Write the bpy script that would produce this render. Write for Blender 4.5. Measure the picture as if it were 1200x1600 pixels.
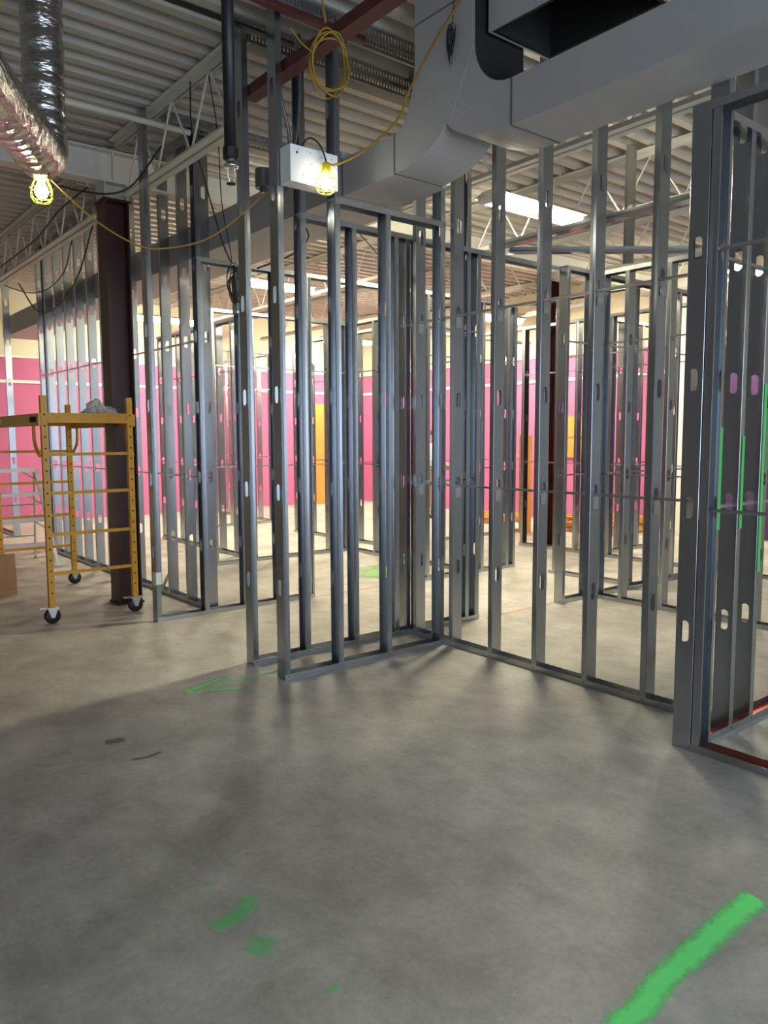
import bpy, bmesh, math, random
from mathutils import Vector, Matrix
random.seed(7)
for o in list(bpy.data.objects): bpy.data.objects.remove(o)
SC = bpy.context.scene
COL = SC.collection
PI = math.pi

# ------------------------------------------------------------------ camera
# world: X runs right-and-back along one set of partitions, Y left-and-back along the other, Z up, metres
F_PX, PITCH, YAW, ROLL = 1207.67, 0.0964886, 0.676496, -0.0038855
fwd = Vector((math.sin(YAW)*math.cos(PITCH), math.cos(YAW)*math.cos(PITCH), -math.sin(PITCH)))
rgt = Vector((math.cos(YAW), -math.sin(YAW), 0)); upv = rgt.cross(fwd)
r2 = rgt*math.cos(ROLL)+upv*math.sin(ROLL); u2 = -rgt*math.sin(ROLL)+upv*math.cos(ROLL)
cd = bpy.data.cameras.new('camera'); cam = bpy.data.objects.new('camera', cd); COL.objects.link(cam)
cd.sensor_fit = 'HORIZONTAL'; cd.sensor_width = 36; cd.lens = 36*F_PX/1200; cd.clip_start = .05
cam.matrix_world = Matrix(((r2.x, u2.x, -fwd.x, 0), (r2.y, u2.y, -fwd.y, 0), (r2.z, u2.z, -fwd.z, 1.5), (0, 0, 0, 1)))
SC.camera = cam

# ------------------------------------------------------------------ world, daylight, exposure
w = bpy.data.worlds.new('world'); SC.world = w; w.use_nodes = True
w.node_tree.nodes['Background'].inputs[0].default_value = (.62, .75, 1, 1)
w.node_tree.nodes['Background'].inputs[1].default_value = 1.0
def area(name, loc, rot, sx, sy, power, color):
    l = bpy.data.lights.new(name, 'AREA'); l.shape = 'RECTANGLE'; l.size = sx; l.size_y = sy; l.energy = power; l.color = color
    o = bpy.data.objects.new(name, l); COL.objects.link(o); o.location = loc; o.rotation_euler = rot; return o
# daylight entering through the shopfront glazing behind the photographer
area('window_daylight', (2.2, -4.35, 1.75), (PI/2, 0, 0), 11.0, 2.9, 470, (.74, .87, 1.0))
SC.view_settings.view_transform = 'Standard'; SC.view_settings.look = 'None'
SC.view_settings.exposure = 0.0; SC.view_settings.gamma = 1; SC.view_settings.use_curve_mapping = False
FLUOR = 215.0      # emission of the fluorescent lenses
BULB = 40.0

# ------------------------------------------------------------------ materials
def mat(name, col, rough=.5, metal=0, bump=0, bscale=20, var=0, vscale=5, emit=None, estr=0, rvar=0, stretch=None, spec=None, alpha=None, trans=None):
    m = bpy.data.materials.new(name); m.use_nodes = True
    nt = m.node_tree; b = nt.nodes['Principled BSDF']
    b.inputs['Base Color'].default_value = (*col, 1); b.inputs['Roughness'].default_value = rough; b.inputs['Metallic'].default_value = metal
    if spec is not None: b.inputs['Specular IOR Level'].default_value = spec
    if emit: b.inputs['Emission Color'].default_value = (*emit, 1); b.inputs['Emission Strength'].default_value = estr
    if alpha is not None: b.inputs['Alpha'].default_value = alpha
    if trans is not None: b.inputs['Transmission Weight'].default_value = trans
    if bump or var or rvar:
        tc = nt.nodes.new('ShaderNodeTexCoord'); mp = nt.nodes.new('ShaderNodeMapping'); nt.links.new(tc.outputs['Object'], mp.inputs[0])
        if stretch: mp.inputs['Scale'].default_value = stretch
    if var or rvar:
        n = nt.nodes.new('ShaderNodeTexNoise'); n.inputs['Scale'].default_value = vscale; n.inputs['Detail'].default_value = 5; nt.links.new(mp.outputs[0], n.inputs[0])
        if var:
            mx = nt.nodes.new('ShaderNodeMix'); mx.data_type = 'RGBA'
            mx.inputs[6].default_value = (*[c*(1-var) for c in col], 1); mx.inputs[7].default_value = (*[min(1, c*(1+var)) for c in col], 1)
            nt.links.new(n.outputs[0], mx.inputs[0]); nt.links.new(mx.outputs[2], b.inputs['Base Color'])
        if rvar:
            mr = nt.nodes.new('ShaderNodeMapRange'); mr.inputs[3].default_value = max(.02, rough-rvar); mr.inputs[4].default_value = rough+rvar
            mr.inputs[1].default_value = .3; mr.inputs[2].default_value = .7
            nt.links.new(n.outputs[0], mr.inputs[0]); nt.links.new(mr.outputs[0], b.inputs['Roughness'])
    if bump:
        n2 = nt.nodes.new('ShaderNodeTexNoise'); n2.inputs['Scale'].default_value = bscale; n2.inputs['Detail'].default_value = 4; nt.links.new(mp.outputs[0], n2.inputs[0])
        bp = nt.nodes.new('ShaderNodeBump'); bp.inputs['Strength'].default_value = bump; bp.inputs['Distance'].default_value = .01
        nt.links.new(n2.outputs[0], bp.inputs['Height']); nt.links.new(bp.outputs[0], b.inputs['Normal'])
    return m
M = {}
M['galv'] = mat('galvanised_steel', (.405, .435, .475), .25, 1, var=.04, vscale=1.5)
M['track'] = mat('track_steel', (.46, .475, .49), .34, 1, var=.10, vscale=6, rvar=.05)
M['bridge'] = mat('bridging_steel', (.52, .53, .54), .32, 1, var=.1)
M['screw'] = mat('screw', (.10, .10, .11), .4, .8)
M['deck'] = mat('painted_deck', (.45, .43, .39), .55, 0, var=.10, vscale=1.2)
M['joist'] = mat('painted_joist', (.58, .57, .53), .55, 0, var=.12, vscale=3)
M['redcol'] = mat('oxide_red_paint', (.045, .007, .007), .38, 0, var=.35, vscale=6)
M['redbeam'] = mat('red_primer', (.085, .016, .015), .6, 0, var=.35, vscale=9)
M['duct'] = mat('duct_wrap', (.40, .40, .41), .55, 0, bump=.06, bscale=5, var=.08, vscale=2.5)
M['ductseam'] = mat('duct_seam', (.10, .10, .105), .6)
M['liner'] = mat('black_liner', (.014, .013, .012), .9, 0, bump=.4, bscale=90)
M['foil'] = mat('foil', (.55, .55, .57), .15, 1, bump=1.0, bscale=17, var=.2, vscale=8, stretch=(1, 1, 2.6))
M['black'] = mat('black_pipe', (.012, .012, .013), .45, .2)
M['cable'] = mat('black_cable', (.015, .015, .016), .5)
M['conduit'] = mat('flex_conduit', (.18, .19, .20), .4, .7)
M['yellow'] = mat('safety_yellow', (.62, .30, .012), .42, 0, var=.22, vscale=14)
M['cage'] = mat('yellow_plastic', (.85, .72, .02), .4)
M['cord'] = mat('yellow_cord', (.28, .17, .012), .5)
M['bulb'] = mat('lit_bulb', (1, 1, .95), .4, emit=(1, .96, .82), estr=BULB)
M['lens'] = mat('lit_lens', (1, 1, .95), .4, emit=(1, .90, .62), estr=FLUOR)
M['white'] = mat('white_enamel', (.80, .81, .83), .4)
M['whitepaint'] = mat('white_paint', (.78, .77, .73), .5, var=.05)
M['cream'] = mat('cream_wall', (.70, .64, .50), .7, var=.05, vscale=1)
M['greywall'] = mat('grey_wall', (.42, .42, .42), .8, var=.08, vscale=1)
M['pink'] = mat('pink_sheet', (.50, .135, .285), .55, 0, spec=.2, bump=.35, bscale=2.2, var=.10, vscale=.9)
M['purple'] = mat('purple_board', (.05, .017, .09), .6, var=.08)
M['wood'] = mat('plywood', (.55, .25, .05), .6, 0, var=.28, vscale=9, stretch=(1, 1, .12), bump=.1)
M['ply'] = mat('old_plywood', (.36, .175, .075), .6, 0, var=.22, vscale=7, stretch=(3, 1, .6), bump=.1)
M['rubber'] = mat('rubber', (.008, .008, .009), .5)
M['zinc'] = mat('zinc', (.66, .66, .65), .3, 1)
M['alu'] = mat('aluminium', (.74, .75, .76), .35, 1, var=.08)
M['bag'] = mat('clear_plastic', (.62, .62, .60), .12, 0, bump=.9, bscale=24, var=.2, vscale=16, alpha=.72)
M['darkdeck'] = mat('platform_board', (.07, .05, .035), .7, var=.3)
M['glass'] = mat('glass', (.9, .95, 1), .02, trans=1.0)
M['green'] = mat('green_paint', (.05, .50, .10), .5)
M['redfilm'] = mat('red_overspray', (.60, .09, .035), .3, .55, var=.3, vscale=12)
M['hole'] = mat('dark_hole', (.01, .008, .005), .9)
M['tape'] = mat('white_tape', (.75, .75, .74), .5)

def concrete():
    m = bpy.data.materials.new('concrete'); m.use_nodes = True; nt = m.node_tree; b = nt.nodes['Principled BSDF']; N = nt.nodes.new; L = nt.links.new
    tc = N('ShaderNodeTexCoord')
    def noise(s, d, dist=0, rough=.6):
        n = N('ShaderNodeTexNoise'); n.inputs['Scale'].default_value = s; n.inputs['Detail'].default_value = d
        n.inputs['Distortion'].default_value = dist; n.inputs['Roughness'].default_value = rough; L(tc.outputs['Object'], n.inputs[0]); return n
    def ramp(src, pts):
        r = N('ShaderNodeValToRGB'); e = r.color_ramp.elements
        e[0].position, e[0].color = pts[0][0], (*pts[0][1], 1); e[1].position, e[1].color = pts[1][0], (*pts[1][1], 1)
        for p, c in pts[2:]: k = e.new(p); k.color = (*c, 1)
        L(src, r.inputs[0]); return r
    def mixc(t, a, bb, f):
        x = N('ShaderNodeMix'); x.data_type = 'RGBA'; x.blend_type = t; x.inputs[0].default_value = f; L(a, x.inputs[6]); L(bb, x.inputs[7]); return x.outputs[2]
    big = ramp(noise(.7, 6, .25).outputs[0], [(.32, (.36, .345, .315)), (.68, (.55, .535, .495))])
    mid = ramp(noise(3.2, 9, .35, .68).outputs[0], [(.30, (.68, .675, .67)), (.62, (1.06, 1.06, 1.06))])
    fine = ramp(noise(38, 8, .2, .78).outputs[0], [(.25, (.74, .74, .74)), (.75, (1.16, 1.16, 1.16))])
    c = mixc('MULTIPLY', big.outputs[0], mid.outputs[0], .9); c = mixc('MULTIPLY', c, fine.outputs[0], .8)
    # trowel scratches and hairline scuffs
    v = N('ShaderNodeTexVoronoi'); v.feature = 'DISTANCE_TO_EDGE'; v.inputs['Scale'].default_value = 1.1
    mp = N('ShaderNodeMapping'); L(tc.outputs['Object'], mp.inputs[0])
    nz = noise(2.4, 6, .5); ad = N('ShaderNodeVectorMath'); ad.operation = 'MULTIPLY_ADD'; ad.inputs[1].default_value = (.9, .9, .9)
    L(nz.outputs['Color'], ad.inputs[0]); L(mp.outputs[0], ad.inputs[2]); L(ad.outputs[0], v.inputs['Vector'])
    cr = ramp(v.outputs['Distance'], [(0, (.80, .80, .79)), (.006, (1, 1, 1))]); c = mixc('MULTIPLY', c, cr.outputs[0], .28)
    st = N('ShaderNodeMapping'); st.inputs['Rotation'].default_value = (0, 0, .9); st.inputs['Scale'].default_value = (3.2, 1.1, 1); L(tc.outputs['Object'], st.inputs[0])
    sn = N('ShaderNodeTexNoise'); sn.inputs['Scale'].default_value = 2.2; sn.inputs['Detail'].default_value = 8; sn.inputs['Distortion'].default_value = .8; L(st.outputs[0], sn.inputs[0])
    c = mixc('MULTIPLY', c, ramp(sn.outputs[0], [(.36, (.80, .80, .80)), (.60, (1.04, 1.04, 1.04))]).outputs[0], .5)
    spots = ramp(noise(16, 3, 0, .5).outputs[0], [(.715, (1, 1, 1)), (.75, (.55, .54, .52))]); c = mixc('MULTIPLY', c, spots.outputs[0], .6)
    L(c, b.inputs['Base Color'])
    rr = N('ShaderNodeMapRange'); rr.inputs[3].default_value = .38; rr.inputs[4].default_value = .62; L(noise(3, 5).outputs[0], rr.inputs[0]); L(rr.outputs[0], b.inputs['Roughness'])
    bp = N('ShaderNodeBump'); bp.inputs['Strength'].default_value = .12; bp.inputs['Distance'].default_value = .01; L(noise(45, 6, 0, .7).outputs[0], bp.inputs['Height']); L(bp.outputs[0], b.inputs['Normal'])
    b.inputs['Specular IOR Level'].default_value = .4
    return m
M['concrete'] = concrete()

def spray(name, col, strength=1.0, nscale=26):
    """spray paint with a feathered edge: UV v is 0 at the rim and 1 in the middle of the stroke"""
    m = bpy.data.materials.new(name); m.use_nodes = True; nt = m.node_tree; b = nt.nodes['Principled BSDF']; N = nt.nodes.new; L = nt.links.new
    b.inputs['Base Color'].default_value = (*col, 1); b.inputs['Roughness'].default_value = .6
    uv = N('ShaderNodeUVMap'); uv.uv_map = 'UVMap'; sp = N('ShaderNodeSeparateXYZ'); L(uv.outputs[0], sp.inputs[0])
    tc = N('ShaderNodeTexCoord'); n = N('ShaderNodeTexNoise'); n.inputs['Scale'].default_value = nscale; n.inputs['Detail'].default_value = 7; n.inputs['Roughness'].default_value = .75; L(tc.outputs['Object'], n.inputs[0])
    a = N('ShaderNodeMath'); a.operation = 'MULTIPLY_ADD'; L(n.outputs[0], a.inputs[0]); a.inputs[1].default_value = .9; L(sp.outputs[1], a.inputs[2])
    r = N('ShaderNodeMapRange'); r.interpolation_type = 'SMOOTHSTEP'; r.inputs[1].default_value = .45; r.inputs[2].default_value = 1.20; r.inputs[4].default_value = strength; L(a.outputs[0], r.inputs[0]); L(r.outputs[0], b.inputs['Alpha'])
    return m
M['spray'] = spray('green_spray', (.15, .98, .24), .95)
M['spray_faint'] = spray('green_spray_faint', (.12, .85, .22), .42, 40)
M['spray_haze'] = spray('green_overspray', (.22, .62, .14), .5, 7)
M['chalk'] = spray('orange_chalk', (.75, .25, .12), .55, 18)

# ------------------------------------------------------------------ mesh helpers
class MB:
    def __init__(s): s.v = []; s.f = []; s.m = []
    def add(s, vs, fs, mi=0):
        n = len(s.v); s.v += [tuple(p) for p in vs]; s.f += [tuple(i+n for i in f) for f in fs]; s.m += [mi]*len(fs); return s
    def box(s, x0, x1, y0, y1, z0, z1, mi=0):
        return s.add([(x0, y0, z0), (x1, y0, z0), (x1, y1, z0), (x0, y1, z0), (x0, y0, z1), (x1, y0, z1), (x1, y1, z1), (x0, y1, z1)],
                     [(0, 3, 2, 1), (4, 5, 6, 7), (0, 1, 5, 4), (1, 2, 6, 5), (2, 3, 7, 6), (3, 0, 4, 7)], mi)
    def prism(s, prof, a, b, axis='x', mi=0, caps=True):
        """closed profile extruded from a to b; profile is (y,z) for axis x, (x,z) for y, (x,y) for z"""
        n = len(prof)
        def P(p, t): return (t, p[0], p[1]) if axis == 'x' else (p[0], t, p[1]) if axis == 'y' else (p[0], p[1], t)
        vs = [P(p, a) for p in prof]+[P(p, b) for p in prof]
        fs = [(i, (i+1) % n, (i+1) % n+n, i+n) for i in range(n)]
        if caps: fs += [tuple(range(n))[::-1], tuple(range(n, 2*n))]
        return s.add(vs, fs, mi)
    def tube(s, pts, r, n=8, mi=0, cap=True):
        pts = [Vector(p) for p in pts]; N = len(pts); rs = r if isinstance(r, (list, tuple)) else [r]*N
        rings = []; pu = None
        for i, p in enumerate(pts):
            t = (pts[min(i+1, N-1)]-pts[max(i-1, 0)]).normalized()
            if pu is None: pu = t.orthogonal().normalized()
            else:
                pu = pu-t*pu.dot(t); pu = pu.normalized() if pu.length > 1e-6 else t.orthogonal().normalized()
            q = t.cross(pu); rings.append([p+(pu*math.cos(2*PI*k/n)+q*math.sin(2*PI*k/n))*rs[i] for k in range(n)])
        vs = [v for rg in rings for v in rg]
        fs = [(i*n+k, i*n+(k+1) % n, (i+1)*n+(k+1) % n, (i+1)*n+k) for i in range(N-1) for k in range(n)]
        if cap: fs += [tuple(range(n))[::-1], tuple(range((N-1)*n, N*n))]
        return s.add(vs, fs, mi)
    def cyl(s, a, b, r, n=12, mi=0): return s.tube([a, b], r, n, mi)
    def lathe(s, prof, c, n=16, axis='z', mi=0):
        vs = []
        for (r, z) in prof:
            for k in range(n):
                a = 2*PI*k/n; x, y = r*math.cos(a), r*math.sin(a)
                vs.append((c[0]+x, c[1]+y, c[2]+z) if axis == 'z' else (c[0]+x, c[1]+z, c[2]+y) if axis == 'y' else (c[0]+z, c[1]+x, c[2]+y))
        fs = [(i*n+k, i*n+(k+1) % n, (i+1)*n+(k+1) % n, (i+1)*n+k) for i in range(len(prof)-1) for k in range(n)]
        return s.add(vs, fs, mi)
    def mesh(s, name, mats, smooth=False, fix=True):
        me = bpy.data.meshes.new(name); me.from_pydata(s.v, [], s.f)
        for mm in (mats if isinstance(mats, (list, tuple)) else [mats]): me.materials.append(mm)
        me.polygons.foreach_set('material_index', s.m)
        if fix:
            bm = bmesh.new(); bm.from_mesh(me); bmesh.ops.recalc_face_normals(bm, faces=bm.faces); bm.to_mesh(me); bm.free()
        if smooth:
            me.polygons.foreach_set('use_smooth', [True]*len(me.polygons))
        me.update(); return me
    def build(s, name, mats, parent=None, smooth=False, loc=None, fix=True):
        return obj(name, s.mesh(name, mats, smooth, fix), parent, loc)
def obj(name, me, parent=None, loc=None, rz=0):
    o = bpy.data.objects.new(name, me); COL.objects.link(o)
    if parent: o.parent = parent
    if loc: o.location = loc
    if rz: o.rotation_euler = (0, 0, rz)
    return o
def tag(o, label, cat, group=None):
    o['label'] = label; o['category'] = cat
    if group: o['group'] = group
    return o
def thing(name, label, cat, loc=(0, 0, 0), rz=0, group=None):
    o = bpy.data.objects.new(name, None); COL.objects.link(o); o.location = loc; o.rotation_euler = (0, 0, rz); o.empty_display_size = .1
    return tag(o, label, cat, group)
def struct(o): o['kind'] = 'structure'; return o
def smooth_path(pts, n=8):
    """Catmull-Rom through the points"""
    P = [Vector(p) for p in pts]; P = [P[0]*2-P[1]]+P+[P[-1]*2-P[-2]]; out = []
    for i in range(1, len(P)-2):
        for k in range(n):
            t = k/n; a, b, c, d = P[i-1:i+3]
            out.append(.5*((2*b)+(c-a)*t+(2*a-5*b+4*c-d)*t*t+(3*b-a-3*c+d)*t**3))
    out.append(P[-2]); return out

DECK = 4.06; HDR = 2.975

# ------------------------------------------------------------------ the setting
X0, X1, Y0, Y1 = -5.5, 11.05, -4.6, 14.65
struct(MB().box(X0, X1, Y0, Y1, -.2, 0).build('floor', M['concrete']))
# ribbed steel roof deck, flutes along X
prof = []; y = Y0
while y < Y1:
    prof += [(y, DECK), (y+.075, DECK), (y+.10, DECK+.07), (y+.175, DECK+.07)]; y += .2
prof += [(y, DECK), (y, DECK+.2), (Y0, DECK+.2)]
struct(MB().prism(prof, X0, X1, 'x').build('ceiling', M['deck']))
wb = struct(MB().box(X0, X1+.2, Y1, Y1+.2, 0, DECK+.2).build('wall_back', M['cream']))
wr = struct(MB().box(X1, X1+.2, Y0, Y1, 0, DECK+.2).build('wall_right', M['cream']))
struct(MB().box(X0-.2, X0, Y0, Y1, 0, DECK+.2).build('wall_left', M['greywall']))
wf = MB(); wf.box(X0, X1, Y0-.2, Y0, 0, .25).box(X0, X1, Y0-.2, Y0, 3.3, DECK+.2).box(X0, -3.4, Y0-.2, Y0, .25, 3.3).box(7.8, X1, Y0-.2, Y0, .25, 3.3)
struct(wf.build('wall_front', M['greywall']))
wn = thing('window_1', 'shopfront glazing behind the photographer', 'window', (2.2, Y0-.1, .25)); del wn['label'], wn['category']; struct(wn)
for i in range(7):
    x = -5.6+i*11.2/6; MB().box(x-.03, x+.03, -.04, .04, 0, 3.05).build('mullion', M['alu'], wn)
for z in (.03, 3.02): MB().box(-5.6, 5.6, -.04, .04, z-.03, z+.03).build('rail', M['alu'], wn)
for i in range(6):
    x = -5.6+i*11.2/6; MB().box(x+.03, x+11.2/6-.03, -.004, .004, .06, 2.99).build('pane', M['glass'], wn)
# pink sheeting and white battens on the far walls
t = .012
MB().box(2.2, X1-t, Y1-t, Y1-.001, .02, 2.90).build('pink_sheeting', M['pink'], wb)
MB().box(X1-t, X1-.001, 6.62, Y1-t, .02, 2.90).build('pink_sheeting', M['pink'], wr)
MB().box(X1-t, X1-.001, 1.0, 6.30, .02, 2.90).build('purple_board', M['purple'], wr)
for z, h in ((2.92, .035), (2.49, .05)):
    MB().box(2.2, X1-t-.02, Y1-t-.022, Y1-t, z-h/2, z+h/2).build('batten', M['whitepaint'], wb)
    MB().box(X1-t-.022, X1-t, 6.62, Y1-t-.03, z-h/2, z+h/2).build('batten', M['whitepaint'], wr)
    MB().box(X1-t-.022, X1-t, 1.0, 6.30, z-h/2, z+h/2).build('batten', M['whitepaint'], wr)
MB().box(X1-.05, X1-.001, 6.32, 6.60, 0, DECK).build('pilaster', M['whitepaint'], wr)

# ------------------------------------------------------------------ roof steel
def girder(label, y, xa, xb):
    h, wd = .27, .16; z1 = 3.975; z0 = z1-h; tw = .012; tf = .016
    pr = [(-wd/2, z0), (wd/2, z0), (wd/2, z0+tf), (tw/2, z0+tf), (tw/2, z1-tf), (wd/2, z1-tf), (wd/2, z1), (-wd/2, z1), (-wd/2, z1-tf), (-tw/2, z1-tf), (-tw/2, z0+tf), (-wd/2, z0+tf)]
    r = thing('roof_girder', label, 'girder', (xa, y, 0))
    MB().prism(pr, 0, xb-xa, 'x').build('beam', M['joist'], r)
    for x in (2.53, 8.33):
        for s in (-1, 1): MB().box(x-xa-.006, x-xa+.006, s*.07-.008 if s > 0 else -.078, .078 if s > 0 else -.062, z0+tf, z1-tf).build('stiffener', M['joist'], r)
girder('grey painted steel girder carried by the two dark red columns', 6.95, X0, X1)

rod_cache = {}
def joist(x, ya, yb, label):
    r = thing('bar_joist', label, 'joist', (x, ya, 0), group='open web roof joists')
    L = yb-ya
    def ang(z, s, up):   # one angle of the chord
        a, tt = .055, .007; g = .012
        z2 = z+a if up else z-a
        return [(s*g, z), (s*(g+a), z), (s*(g+a), z+(tt if up else -tt)), (s*(g+tt), z+(tt if up else -tt)), (s*(g+tt), z2), (s*g, z2)]
    b = MB(); [b.prism(ang(DECK-.012, s, False), 0, L, 'y') for s in (-1, 1)]; b.build('top_chord', M['joist'], r)
    b = MB(); [b.prism(ang(3.525, s, True), .25, L-.25, 'y') for s in (-1, 1)]; b.build('bottom_chord', M['joist'], r)
    p = .62; n = int((L-.5)/p); y = .25; k = 0
    key = ('rod', M['joist'].name)
    if key not in rod_cache:
        for d in (1, -1): rod_cache[(key, d)] = MB().cyl((0, 0 if d > 0 else p/2, 3.55), (0, p/2 if d > 0 else 0, DECK-.04), .0085, 6).mesh('web_rod', M['joist'])
        rod_cache[key] = 1
    while y+p < L-.2:
        for d, yy in ((1, y), (-1, y+p/2)): obj('web_rod', rod_cache[(key, d)], r, (0, yy, 0))
        y += p
names = {-1.36: 'far left over the open floor', .57: 'over the silver flexible duct', 2.56: 'in line with the red column by the scaffold',
         4.62: 'just beyond the grey main duct', 6.35: 'over the brightly lit partitions', 8.28: 'in line with the far red column', 10.2: 'nearest the pink right-hand wall'}
for x, wd in names.items():
    joist(x, 4.53 if x == 2.56 else Y0+.05, 6.86, 'near cream open-web roof joist '+wd)
    joist(x, 7.04, Y1-.02, 'far cream open-web roof joist '+wd)

def column(x, y, label, ztop):
    r = thing('steel_column', label, 'column', (x, y, 0))
    a, tf, tw = .105, .013, .010
    pr = [(-a, -a), (a, -a), (a, -a+tf), (tw, -a+tf), (tw, a-tf), (a, a-tf), (a, a), (-a, a), (-a, a-tf), (-tw, a-tf), (-tw, -a+tf), (-a, -a+tf)]
    pr = [(q, p) for p, q in pr]      # flanges face the X direction
    MB().prism(pr, .02, ztop, 'z').build('shaft', M['redcol'], r)
    MB().box(-.12, .12, -.12, .12, ztop, ztop+.02).build('cap_plate', M['redcol'], r)
    MB().prism(pr, ztop+.02, 3.70, 'z').build('stub', M['joist'], r)
    MB().box(-.118, .118, -.118, .118, 0, .02).build('base_plate', M['redcol'], r)
column(2.54, 6.95, 'dark red steel column standing behind the yellow scaffold', 3.54)
column(8.33, 6.85, 'dark red steel column among the far partitions near the pink wall', 3.54)

# ------------------------------------------------------------------ metal stud framing
WEB = .090; TH = .0013
HOLES = [.575+.59*k for k in range(6)]
stud_cache = {}
def stud_mesh(h):
    """C-shaped stud: web at local x=0, flanges towards +x, slotted knockouts through the web"""
    if h in stud_cache: return stud_cache[h]
    b = MB(); hw = WEB/2; fl, lip = .040, .009
    hr, hh = .0205, .102          # knockout half width, height
    zc = [z for z in HOLES if z < h-.15]
    def quad(a, bb, c, d): b.add([(0, *a), (0, *bb), (0, *c), (0, *d)], [(0, 1, 2, 3)])
    z = 0
    for c in zc:
        za, zb = c-hh/2, c+hh/2
        quad((-hw, z), (hw, z), (hw, za), (-hw, za))
        pts = []
        for k in range(5): a = -PI/2+k*PI/8; pts.append((hr*math.cos(a), za+hr+hr*math.sin(a)))
        for k in range(5): a = k*PI/8; pts.append((hr*math.cos(a), zb-hr+hr*math.sin(a)))
        for p, q in zip(pts[:-1], pts[1:]):
            quad((p[0], p[1]), (hw, p[1]), (hw, q[1]), (q[0], q[1])); quad((-hw, p[1]), (-p[0], p[1]), (-q[0], q[1]), (-hw, q[1]))
        z = zb
    quad((-hw, z), (hw, z), (hw, h), (-hw, h))
    for s in (-1, 1):
        b.add([(0, s*hw, 0), (fl, s*hw, 0), (fl, s*hw, h), (0, s*hw, h)], [(0, 1, 2, 3)])
        b.add([(fl, s*hw, 0), (fl, s*(hw-lip), 0), (fl, s*(hw-lip), h), (fl, s*hw, h)], [(0, 1, 2, 3)])
    me = b.mesh('stud', M['galv'], fix=False)
    bm = bmesh.new(); bm.from_mesh(me)
    bmesh.ops.remove_doubles(bm, verts=bm.verts, dist=1e-5); bmesh.ops.recalc_face_normals(bm, faces=bm.faces)
    bmesh.ops.solidify(bm, geom=bm.faces[:], thickness=TH); bm.to_mesh(me); bm.free(); me.update()
    stud_cache[h] = me; return me
def u_prof(wd, leg, t, up=True, z=0):
    h = wd/2; s = 1 if up else -1
    return [(-h, z), (h, z), (h, z+s*leg), (h-t, z+s*leg), (h-t, z+s*t), (-h+t, z+s*t), (-h+t, z+s*leg), (-h, z+s*leg)]
screw_me = MB().lathe([(.0001, -.003), (.004, -.002), (.0045, 0)], (0, 0, 0), 8, 'y').mesh('screw', M['screw'])
TALL = 4.03; SHORT = HDR-.006
def wall(label, axis, face, u0, u1, studs, headers=(), bridges=(1.15, 2.33), tracks=None, slip=None, screws=False, brange=None, clips=False, group='galvanised stud partitions'):
    """axis: direction of the partition; face: near face; studs: (u, height, dir) with dir +1 = flanges towards +u"""
    c = face+.046
    if axis == 'x': r = thing('stud_frame', label, 'stud wall', (u0, c, 0), 0, group)
    else: r = thing('stud_frame', label, 'stud wall', (c, u0, 0), PI/2, group)
    front = -1 if axis == 'x' else 1          # local side that faces the camera
    for a, b in (tracks or [(u0, u1)]):
        tr = MB().prism(u_prof(.0945, .036, .0015), a-u0, b-u0, 'x').build('bottom_track', M['track'], r)
        if screws:
            for (u, h, d) in studs:
                if a-.01 <= u <= b+.05: obj('screw', screw_me, tr, (u-u0+.02*d, front*.0485, .022), 0 if front < 0 else PI)
    for a, b in headers:
        MB().prism(u_prof(.0945, .036, .0015, False, HDR), a-u0, b-u0, 'x').build('header_track', M['track'], r)
    for (u, h, d) in studs:
        if h == 'T': h = TALL
        elif h == 'S': h = SHORT
        s = obj('stud', stud_mesh(h), r, (u-u0, 0, .002), 0 if d > 0 else PI)
        if clips:
            for z in bridges:
                if z < h: MB().box(.002, .004, -.026, .026, -.075, .0).lathe([(.0001, .0), (.022, .001), (.024, .005)], (-.002, 0, -.045), 10, 'x').build('clip_angle', M['bridge'], s, loc=(-.006 if d > 0 else .0, 0, z-.004))
    if bridges:
        a, b = brange or (u0+.03, u1-.03)
        for z in bridges: MB().prism(u_prof(.030, .013, .0016, True, z), a-u0, b-u0, 'x').build('bridging_channel', M['bridge'], r)
    if slip:      # slotted deflection track under the deck
        a, b = slip[0]-u0, slip[1]-u0; z1, z0 = DECK-.002, DECK-.085; m = MB(); h = .0475
        m.box(a, b, -h, h, z1-.0015, z1)
        for s in (-1, 1):
            y0, y1 = sorted((s*h, s*(h-.0015)))
            m.box(a, b, y0, y1, z1-.022, z1-.0015).box(a, b, y0, y1, z0, z0+.020)
            x = a
            while x < b-.02: m.box(x, x+.014, y0, y1, z0+.020, z1-.022); x += .026
        m.build('slotted_track', M['track'], r)
    return r
def run(a, b, step=.405, h='S', d=1):
    out = [(a, h, 1)]; u = a+step
    while u < b-.12: out.append((u, h, d)); u += step
    out.append((b, h, -1)); return out

# front pair of partitions closing the pipe chase, running along X
wall('nearest short stud wall, tall end stud, with the white metal box fixed to it', 'x', 4.02, 2.44, 3.783,
     [(2.44, 'T', 1), (2.89, 'T', -1), (3.295, 'S', -1), (3.782, 'T', -1)], headers=[(2.852, 3.772)], slip=(2.40, 3.78), bridges=(), screws=True)
wall('stud wall directly behind the nearest one, running on past the corner to a doorway', 'x', 4.425, 2.445, 4.56,
     [(2.445, 'T', 1), (2.90, 'T', -1), (3.32, 'S', -1), (3.70, 'S', -1), (3.77, 'S', 1), (3.93, 'S', -1), (4.31, 'S', 1), (4.44, 'T', -1), (4.555, 'S', -1)],
     headers=[(2.862, 5.53)], slip=(2.40, 4.54), bridges=(1.15, 2.33), brange=(3.80, 4.54), screws=True)
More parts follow.
